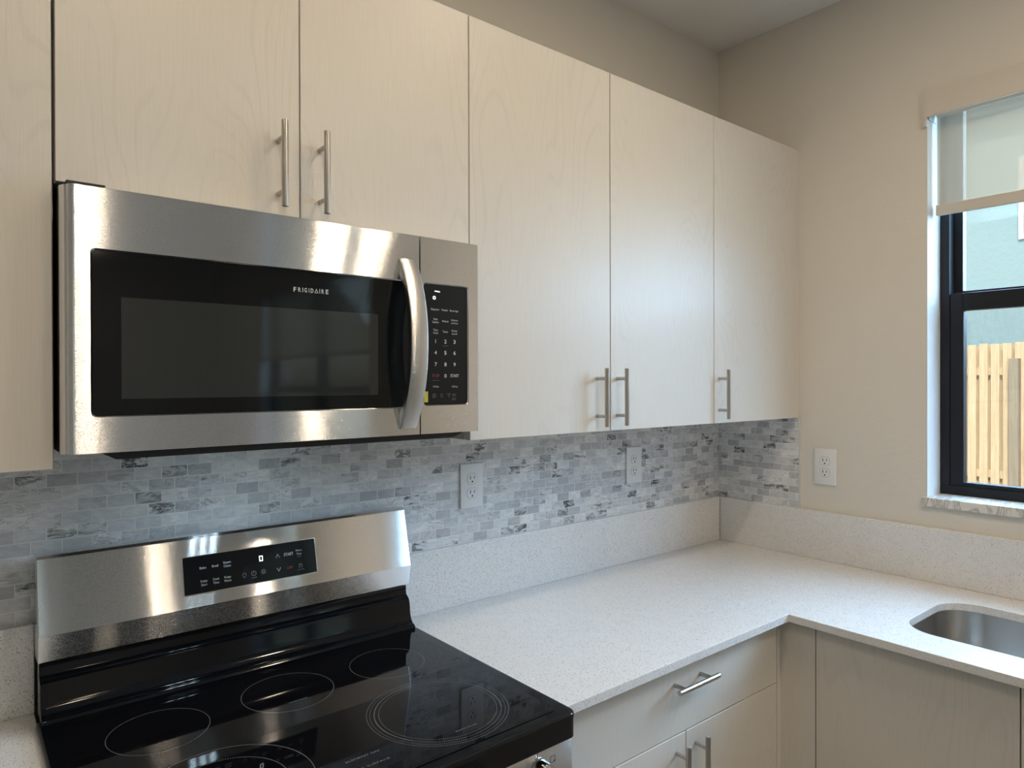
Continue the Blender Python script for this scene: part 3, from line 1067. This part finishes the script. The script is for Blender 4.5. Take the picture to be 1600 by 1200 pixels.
# control panel
bm = NB()
PX0, PX1 = XSEAM + 0.0014, -1.4345
hole = rrect(-1.5690, -1.4570, 1.4750, 1.7248, 0.007, 5)
plate_with_holes(bm, [(PX0, DZ0), (PX1, DZ0), (PX1, DZ1), (PX0, DZ1)], [hole], MWY, -0.340, 0.0035, 0.002)
prof = [(PX1, MWY), (PX1 + 0.0016, MWY + 0.0007), (PX1 + 0.0028, MWY + 0.0025), (PX1 + 0.003, MWY + 0.006), (PX1 + 0.003, -0.340), (PX1, -0.340)]
extrude_profile(bm, prof, 'z', DZ0, DZ1)
cp = link('control_panel', ML(bm), M['steel'], mw, 25)
bm = NB(); box(bm, -1.5665, -1.4595, MWY + 0.0032, -0.342, 1.4774, 1.7224)
link('panel_glass', ML(bm), plain('microwave_panel_black', (0.008, 0.008, 0.008), 0.25, 0.0, 0.3), cp)
c1, c2, c3 = -1.5385, -1.5145, -1.4917
wh, gr, rd = 'print_white', 'print_grey', 'print_red'
def put(mk, s, x, z, h, w=None, bold=0.0):
    b_ = NB()
    ss = s.split('|')
    for i_, q in enumerate(ss):
        hh = h
        text_mesh(b_, q, mtx_front(x, z + (0.003 - 0.006 * i_ if len(ss) > 1 else 0)), hh, w[i_] if isinstance(w, tuple) else w, bold=bold)
    return link('button_label', b_, M[mk], cp)
def icon(m_, shapes, mk='print_grey', parent=None, name='button_icon', z=0.0002):
    b_ = NB()
    for sh in shapes:
        if sh[0] == 'r':
            ring2d(b_, m_, *sh[1:5], z=z, cy=sh[5] if len(sh) > 5 else 0.0)
        else:
            stroke2d(b_, m_, sh[1], sh[2], z=z, closed=len(sh) > 3)
    return link(name, b_, M[mk], parent or cp)
put(wh, 'Popcorn', c1 - 0.001, 1.6721, 0.0040, 0.0190)
put(wh, 'Potato', c2 - 0.0012, 1.6719, 0.0040, 0.0145)
put(wh, 'Beverage', c3 - 0.001, 1.6717, 0.0040, 0.0210)
put(wh, 'Melt|Soften', c1, 1.6490, 0.0040, (0.0100, 0.0150))
put(wh, 'Reheat', c2, 1.6490, 0.0040, 0.0155)
put(wh, 'Defrost|wt/time', c3, 1.6490, 0.0040, (0.0170, 0.0175))
put(wh, 'Time|Cook', c1, 1.6270, 0.0040, (0.0110, 0.0120))
put(wh, 'Timer', c2, 1.6272, 0.0040, 0.0130)
put(wh, 'Power|Level', c3, 1.6270, 0.0040, (0.0145, 0.0125))
for r_, (a, b, c) in enumerate((('1', '2', '3'), ('4', '5', '6'), ('7', '8', '9'))):
    z = (1.6068, 1.5835, 1.5596)[r_]
    for s, x in ((a, c1), (b, c2), (c, c3)):
        put(wh, s, x, z, 0.0076, None if s == '1' else 0.0056, 0.006)
put(wh, '0', c2, 1.5358, 0.0076, 0.0056, 0.006)
put(wh, 'START', c3, 1.5362, 0.0062, 0.0212, 0.006)
stop_ = put(rd, 'STOP', c1, 1.5362, 0.0062, 0.0172, 0.004)
put(wh, '+10 Sec', c1, 1.5138, 0.0038, 0.0150); put(wh, '+30 Sec', c3, 1.5136, 0.0038, 0.0160)
icon(mtx_front(c2, 1.5975), [('s', [(-0.007, 0), (0.007, 0)], 0.0005)])
icon(mtx_front(c1, 1.5265), [('s', [(-0.009, 0), (0.009, 0)], 0.0005)])
icon(mtx_front(c1 - 0.004, 1.4950), [('r', 0.0036, 0.0044, 0, 360), ('r', 0.0012, 0.0018, 0, 360)])
icon(mtx_front(c1 + 0.0145, 1.4960), [('r', 0.0026, 0.0033, -60, 240), ('s', [(-0.0014, -0.0028), (0, -0.0052), (0.0014, -0.0028)], 0.0007)])
icon(mtx_front(c2 + 0.0075, 1.4955), [('s', [(-0.004, 0.003), (0.004, 0.003), (0.0006, -0.001), (0.0006, -0.0045)], 0.0009)])
icon(mtx_front(c3 - 0.002, 1.4930), [('s', [(-0.0045, q), (0.0045, q)], 0.0008) for q in (0.0045, 0.0015, -0.004, -0.007)])
bm = NB()
m_ = mtx_front(-1.5340, 1.6955)
ring2d(bm, m_, 0.0020, 0.0036, cx=-0.0075)
stroke2d(bm, m_, [(-0.0055, 0.0138), (0.0052, 0.0131)], 0.0019)
link('lit_display', bm, M['led'], cp)
bm = NB(); box(bm, -1.5662, -1.5570, MWY + 0.0030, MWY + 0.0034, 1.4820, 1.5040)
link('yellow_sticker', ML(bm), M['yellow'], cp)
# cooktop lamp under the microwave: lens with three LEDs
bm = NB(); box(bm, -1.935, -1.775, -0.285, -0.205, 1.4010, 1.4041, bev=0.001)
cl = link('cooktop_lamp', ML(bm), M['lamp_trim'], mw)
bm = NB()
for dx in (-0.026, 0.0, 0.026):
    box(bm, -1.855 + dx - 0.007, -1.855 + dx + 0.007, -0.275, -0.215, 1.4000, 1.4008)
link('lamp_leds', ML(bm), M['lamp_cool'], cl)

# ------------------------------------------------------------------ range
rg = thing('electric_range', 'freestanding stainless range with black glass cooktop and rear control panel', 'range', (-1.812, -0.35, 0.0))
ro = Vector(rg.location)
def RL(bm):
    bmesh.ops.translate(bm, vec=-ro, verts=bm.verts)
    return bm
GX0, GX1 = -2.1890, -1.4350
bm = NB(); box(bm, GX0, GX1, -0.630, -0.030, 0.02, 0.9125)
link('range_body', RL(bm), M['charcoal'], rg)
# cooktop: frame tray with rounded corners that overlaps the counter slightly
bm = NB()
CX0, CX1, CY0, CY1 = -2.1965, -1.4275, -0.6680, -0.085
t = bmesh.new()
pts = rrect(CX0, CX1, CY0, CY1, 0.018, 6)
lv = [t.verts.new((p[0], p[1], 0.9146)) for p in pts]
hv = [t.verts.new((p[0], p[1], 0.9245)) for p in pts]
for i in range(len(pts)):
    j = (i + 1) % len(pts)
    t.faces.new((lv[i], lv[j], hv[j], hv[i]))
t.faces.new(hv); t.faces.new(lv[::-1])
bmesh.ops.recalc_face_normals(t, faces=t.faces)
tops = [e for e in t.edges if all(abs(v.co.z - 0.9245) < 1e-6 for v in e.verts)]
bmesh.ops.bevel(t, geom=tops, offset=0.006, segments=4, profile=0.6, affect='EDGES')
merge(bm, t)
# front apron of the cooktop, reaching down in front of the counter line
ap = [(CX1 - 0.0005, -0.6315)] + [(CX0 + 0.0005, -0.6315)] + [p for p in rrect(CX0 + 0.0005, CX1 - 0.0005, CY0 + 0.0005, CY1, 0.018, 6) if p[1] < CY0 + 0.0190][7:] + [p for p in rrect(CX0 + 0.0005, CX1 - 0.0005, CY0 + 0.0005, CY1, 0.018, 6) if p[1] < CY0 + 0.0190][:7]
extrude_profile(bm, ap, 'z', 0.8802, 0.9150)
ck = link('cooktop_frame', RL(bm), M['enamel'], rg, 35)
bm = NB()
extrude_profile(bm, rrect(CX0 + 0.028, CX1 - 0.026, CY0 + 0.026, -0.128, 0.016, 6), 'z', 0.9240, 0.9258)
es = [e for e in bm.edges if all(v.co.z > 0.9257 for v in e.verts)]
bmesh.ops.bevel(bm, geom=es, offset=0.0011, segments=2, affect='EDGES')
gl = link('cooktop_glass', RL(bm), M['blackglass'], rg)
GZ = 0.9258
def top_mtx(x, y):
    return frame_mtx((x - ro.x, y - ro.y, GZ - ro.z), (1, 0, 0), (0, 1, 0))
def arc_dots(bm_, m_, r, a0, a1, step, rad=0.0009):
    a = a0
    while a < a1:
        dot2d(bm_, m_, r * math.cos(R(a)), r * math.sin(R(a)), rad)
        a += step
LW = 0.0007
def burner(label, x, y, rings_, text=None, ty=0.0):
    b_ = NB()
    m_ = top_mtx(x, y)
    for r, w, dots in rings_:
        ring2d(b_, m_, r - w / 2, r + w / 2, dots[1], dots[0] + 360, 96)
        if dots[1] > dots[0]:
            arc_dots(b_, m_, r, dots[0] + 1.2, dots[1], 2.6 * 0.08 / r)
    if text:
        text_mesh(b_, text, top_mtx(x, y + ty), 0.0042, 0.0042 * 0.95 * len(text), depth=0.00025)
    o_ = link('burner_marking', b_, M['print_ring'], gl)
    o_['label'] = label
NF = (0, 0)
burner('thin pale ring of the rear left burner', -2.034, -0.262, [(0.0800, LW, (215, 305))])
burner('thin pale ring of the rear centre warming zone', -1.806, -0.258, [(0.0850, LW, (215, 305))], 'WARM ZONE', -0.048)
burner('thin pale ring of the rear right burner', -1.592, -0.260, [(0.0780, LW, (215, 305))])
burner('multiple concentric rings of the front right burner', -1.622, -0.503,
       [(0.1285, LW * 0.8, (215, 325)), (0.1225, LW * 0.6, (215, 325)), (0.1150, LW * 1.6, (215, 325)), (0.1070, LW * 0.7, (215, 325))], 'POWER TO GO', -0.088)
burner('large ring with dotted inner ring of the front left burner', -2.000, -0.515, [(0.1280, LW * 1.3, NF), (0.0900, LW, (40, 160))])
bm = NB()
text_mesh(bm, 'ELEMENT ON', top_mtx(-1.803, -0.560), 0.0045, 0.058, depth=0.00025)
link('cooktop_legend', bm, M['print_ring'], gl)
bm = NB()
text_mesh(bm, 'HOT SURFACE', top_mtx(-1.803, -0.590), 0.0045, 0.064, depth=0.00025)
link('cooktop_legend', bm, M['print_ring'], gl)
# stainless front with knobs below the cooktop
bm = NB(); box(bm, GX0, GX1 - 0.0005, -0.6610, -0.6305, 0.7400, 0.8796, bev=0.002)
fp = link('front_panel', RL(bm), M['steel'], rg, 30)
for kx in (-2.104, -2.004, -1.620, -1.520):
    b_ = NB()
    cyl(b_, (kx, -0.6612, 0.8460), (kx, -0.6640, 0.8460), 0.0215, 40)
    cyl(b_, (kx, -0.6640, 0.8460), (kx, -0.6880, 0.8460), 0.0210, 40, 0.0198, bev=0.003)
    box(b_, kx - 0.0035, kx + 0.0035, -0.6935, -0.6875, 0.8290, 0.8630, bev=0.0015)
    link('control_knob', RL(b_), M['chrome'], fp, 40)
bm = NB()
def fr_m(x, z):
    return frame_mtx((x - ro.x, -0.6610 - ro.y, z - ro.z), (1, 0, 0), (0, 0, 1))
for kx, dx, dz in ((-2.140, -1, -1), (-1.484, 1, -1)):
    bm = NB()
    m_ = fr_m(kx, 0.8535)
    stroke2d(bm, m_, [(-0.0055, -0.0055), (0.0055, -0.0055), (0.0055, 0.0055), (-0.0055, 0.0055)], 0.0008, closed=True)
    dot2d(bm, m_, 0.0042 * dx, 0.0040 * dz, 0.0016)
    link('knob_icon', bm, M['print_dark'], fp)
bm = NB()
stroke2d(bm, fr_m(-1.5200, 0.8715), [(0, -0.004), (0, 0.004)], 0.0012)
link('knob_mark', bm, M['print_dark'], fp)
bm = NB(); box(bm, GX0, GX1, -0.6610, -0.6305, 0.20, 0.7360, bev=0.003)
od = link('oven_door', RL(bm), M['steel'], rg)
bm = NB(); box(bm, GX0 + 0.10, GX1 - 0.10, -0.6622, -0.6600, 0.33, 0.60, bev=0.0008)
link('oven_window', RL(bm), M['panelglass'], od)
bm = NB(); cyl(bm, (-2.12, -0.715, 0.695), (-1.50, -0.715, 0.695), 0.012, 20)
for xx in (-2.09, -1.53):
    cyl(bm, (xx, -0.661, 0.695), (xx, -0.715, 0.695), 0.009, 14)
link('oven_handle', RL(bm), M['chrome'], od, 40)
bm = NB(); box(bm, GX0, GX1, -0.6600, -0.6305, 0.03, 0.196, bev=0.003)
link('storage_drawer', RL(bm), M['steel'], rg)

# rear control panel (backguard)
BX0_, BX1_ = -2.1950, -1.4345
P_TOP, P_BOT = (-0.0700, 1.2060), (-0.1010, 1.0750)
bm = NB()
prof = [(-0.0300, 1.2060), (-0.0350, 1.2100), (-0.0560, 1.2118), (-0.0645, 1.2108), P_TOP, (-0.1000, 1.0790), (-0.1014, 1.0755), (-0.1006, 1.0720), (-0.0920, 1.0280), (-0.0885, 1.0255), (-0.0300, 1.0255)]
extrude_profile(bm, prof, 'x', BX0_ + 0.003, BX1_ - 0.003)
es = [e for e in bm.edges if len(e.link_faces) == 2 and any(len(f.verts) > 6 for f in e.link_faces)]
bmesh.ops.bevel(bm, geom=es, offset=0.0025, segments=3, profile=0.5, affect='EDGES')
bg = link('backguard', RL(bm), M['steel'], rg, 28)
bm = NB()   # black lower riser flowing into the cooktop
prof = [(-0.0120, 1.0250), (-0.0780, 1.0250), (-0.0780, 1.0060), (-0.0800, 1.0000), (-0.0850, 0.9975), (-0.0930, 0.9900), (-0.0960, 0.9800), (-0.0985, 0.9560), (-0.1030, 0.9440), (-0.1100, 0.9375), (-0.1150, 0.9365),
        (-0.1200, 0.9325), (-0.1225, 0.9280), (-0.1225, 0.9247), (-0.0120, 0.9247)]
extrude_profile(bm, prof, 'x', BX0_ + 0.006, BX1_ - 0.003)
es = [e for e in bm.edges if len(e.link_faces) == 2 and any(len(f.verts) > 6 for f in e.link_faces)]
bmesh.ops.bevel(bm, geom=es, offset=0.002, segments=2, affect='EDGES')
link('black_riser', RL(bm), M['enamel'], rg, 28)
bm = NB(); box(bm, BX0_ + 0.006, BX1_ - 0.006, -0.0300, -0.0220, 0.93, 1.2000)
link('rear_cover', RL(bm), M['charcoal'], rg)
# control glass on the sloped face
yv = Vector((0, P_TOP[0] - P_BOT[0], P_TOP[1] - P_BOT[1]))
SL = yv.length
yv.normalize()
def bg_m(x, s):
    p = Vector((0, P_BOT[0], P_BOT[1])) + yv * (s * SL)
    return frame_mtx((x - ro.x, p.y - ro.y, p.z - ro.z), (1, 0, 0), yv)
bm = NB()
m_ = bg_m(-1.8138, 0.464)
t = bmesh.new()
extrude_profile(t, rrect(-0.1388, 0.1388, -0.0380, 0.0380, 0.002, 3), 'z', -0.002, 0.0009)
bmesh.ops.transform(t, matrix=m_, verts=t.verts)
merge(bm, t)
gt = link('control_trim', bm, M['chrome'], rg)
bm = NB()
t = bmesh.new()
extrude_profile(t, rrect(-0.1375, 0.1375, -0.0367, 0.0367, 0.0015, 3), 'z', -0.002, 0.0013)
bmesh.ops.transform(t, matrix=m_, verts=t.verts)
merge(bm, t)
gp = link('control_glass', bm, M['panelglass'], rg)
ld = NB()
EZ = 0.0016
M['print_mid'] = plain('printed_mid_grey_legend', (0.24, 0.24, 0.24), 0.6)
def pt(mk, s, x, sv, h, w, bold=0.0):
    b_ = NB()
    ss = s.split('|')
    for i_, q in enumerate(ss):
        text_mesh(b_, q, bg_m(x, sv + (0.026 - 0.054 * i_ if len(ss) > 1 else 0)), h, w[i_] if isinstance(w, tuple) else w, depth=EZ, bold=bold)
    return link('button_label', b_, M[mk], gp)
def ic(x, sv, shapes, mk='print_mid'):
    return icon(bg_m(x, sv), shapes, mk, gp, z=EZ)
S1, S2 = 0.555, 0.335
pt(wh, 'Bake', -1.9146, S1, 0.0046, 0.0125)
pt(wh, 'Broil', -1.8910, S1, 0.0046, 0.0120)
pt(wh, 'Steam|Clean', -1.8671, S1, 0.0046, (0.0150, 0.0140))
pt(wh, 'Delay|Start', -1.9141, S2, 0.0046, (0.0130, 0.0115))
pt(wh, 'Cook|Time', -1.8907, S2, 0.0046, (0.0125, 0.0120))
pt(wh, 'Keep|Warm', -1.8680, S2, 0.0046, (0.0125, 0.0140))
pt(wh, 'START', -1.7373, 0.55, 0.0062, 0.0210, 0.008)
pt(wh, 'More|Time', -1.7142, 0.560, 0.0043, (0.0130, 0.0110))
pt('print_mid', 'on / off', -1.7142, 0.490, 0.0025, 0.0090)
ic(-1.7614, 0.5477, [('s', [(-0.0042, -0.0036), (0, 0.0036), (0.0042, -0.0036)], 0.0008)], wh)
ic(-1.7612, 0.3355, [('s', [(-0.0042, 0.0036), (0, -0.0036), (0.0042, 0.0036)], 0.0009)], wh)
tag(pt(rd, 'OFF', -1.7372, 0.3354, 0.0058, 0.0130), 'red OFF lettering')
ic(-1.7128, 0.34, [('s', [(-0.0035, -0.0035), (0.0035, -0.0035), (0.0035, 0.0012), (-0.0035, 0.0012)], 0.0006, 1), ('r', 0.0022, 0.0028, 0, 180, 0.0016)])
pt('print_mid', 'hold 3 sec', -1.7128, 0.278, 0.0022, 0.0150)
ic(-1.8343, 0.345, [('r', 0.0032, 0.0039, -50, 230), ('s', [(-0.0021, -0.0028), (-0.0008, -0.0062), (0.0008, -0.0062), (0.0021, -0.0028)], 0.0006)])
ic(-1.8145, 0.345, [('r', 0.0043, 0.0050, 118, 422), ('s', [(0, 0.0005), (0, 0.0052)], 0.0008)])
pt('print_mid', 'on/off', -1.8145, 0.280, 0.0022, 0.0100)
ic(-1.7942, 0.345, [('r', 0.0016, 0.0022, 0, 360), ('s', [(0.0048 * math.cos(R(a)), 0.0048 * math.sin(R(a))) for a in range(30, 390, 60)], 0.0007, 1)])
m_ = bg_m(-1.7973, 0.552)
stroke2d(ld, m_, [(-0.0030, -0.0048), (0.0030, -0.0048), (0.0030, 0.0048), (-0.0030, 0.0048)], 0.0017, z=EZ, closed=True)
link('lit_display', ld, M['led'], gp)

# ------------------------------------------------------------------ power outlets
def outlet(label, loc, rot):
    o_ = thing('power_outlet', label, 'outlet', loc, 'white duplex outlets', rot)
    b_ = NB(); box(b_, -0.0383, 0.0383, -0.0065, 0.0, -0.0615, 0.0615, bev=0.0026, seg=3)
    link('cover_plate', b_, M['outlet'], o_, 30)
    for s in (1, -1):
        cz = 0.0197 * s
        shape = []
        for i in range(48):
            a = 2 * math.pi * i / 48
            shape.append((0.0172 * math.cos(a), cz + max(-0.0140, min(0.0140, 0.0172 * math.sin(a)))))
        b_ = NB(); extrude_profile(b_, [(p[0] * 1.05, cz + (p[1] - cz) * 1.05) for p in shape], 'y', -0.0066, -0.0060)
        g_ = link('outlet_gap_shadow', b_, M['outlet_line'], o_)  # grey outline painted as shadow around the outlet face
        b_ = NB(); extrude_profile(b_, shape, 'y', -0.0074, -0.0058)
        f_ = link('outlet_face', b_, M['outlet'], o_)
        b_ = NB()
        box(b_, -0.0075, -0.0053, -0.0077, -0.0070, cz - 0.0015, cz + 0.0085)
        box(b_, 0.0055, 0.0075, -0.0077, -0.0070, cz - 0.0005, cz + 0.0075)
        cyl(b_, (0, -0.0077, cz - 0.0078), (0, -0.0070, cz - 0.0078), 0.0026, 12)
        link('outlet_slots', b_, M['outlet_slot'], f_)
    b_ = NB(); cyl(b_, (0, -0.0072, 0), (0, -0.0060, 0), 0.0022, 12)
    link('outlet_screw', b_, M['outlet'], o_)
    return o_
outlet('white duplex outlet on the tile beside the microwave, nearest the range', (-1.1891, -TT - 0.0003, 1.2345), 0)
outlet('white duplex outlet on the tile halfway to the corner', (-0.5084, -TT - 0.0003, 1.2385), 0)
outlet('white duplex outlet on the painted window wall', (-0.0004, -0.4226, 1.2306), R(-90))

# ------------------------------------------------------------------ recessed ceiling lights
def downlight(label, x, y, m='lamp_warm'):
    d_ = thing('recessed_light', label, 'ceiling light', (x, y, CEIL), 'recessed ceiling lights')
    b_ = NB()
    ring2d(b_, Matrix.Translation((0, 0, 0)) @ Matrix.Rotation(math.pi, 4, 'X'), 0.062, 0.082, seg=40, z=0.004)
    t_ = bmesh.new()
    cyl(t_, (0, 0, -0.004), (0, 0, -0.0002), 0.082, 40)
    merge(b_, t_)
    link('lamp_trim', b_, M['lamp_trim'], d_)
    b_ = NB(); cyl(b_, (0, 0, -0.0055), (0, 0, -0.0042), 0.060, 40)
    link('lamp_lens', b_, M[m], d_)
for i, (x, y, lab) in enumerate(((-2.06, -1.05, 'recessed downlight above the floor in front of the range'),
                                 (-1.05, -1.05, 'recessed downlight above the counter corner'),
                                 (-0.87, -2.10, 'recessed downlight nearest the sink window'),
                                 (-3.20, -1.60, 'recessed downlight above the left side of the kitchen'),
                                 (-1.73, -3.30, 'recessed downlight in the middle of the room'),
                                 (-1.50, -4.95, 'recessed downlight before the far double window'),
                                 (-1.30, -6.30, 'added recessed downlight brightening the unseen far end of the room'))):  # extra downlight put in to brighten the far walls reflected in steel
    downlight(lab, x, y, 'lamp_bright' if i == 2 else 'lamp_warm')
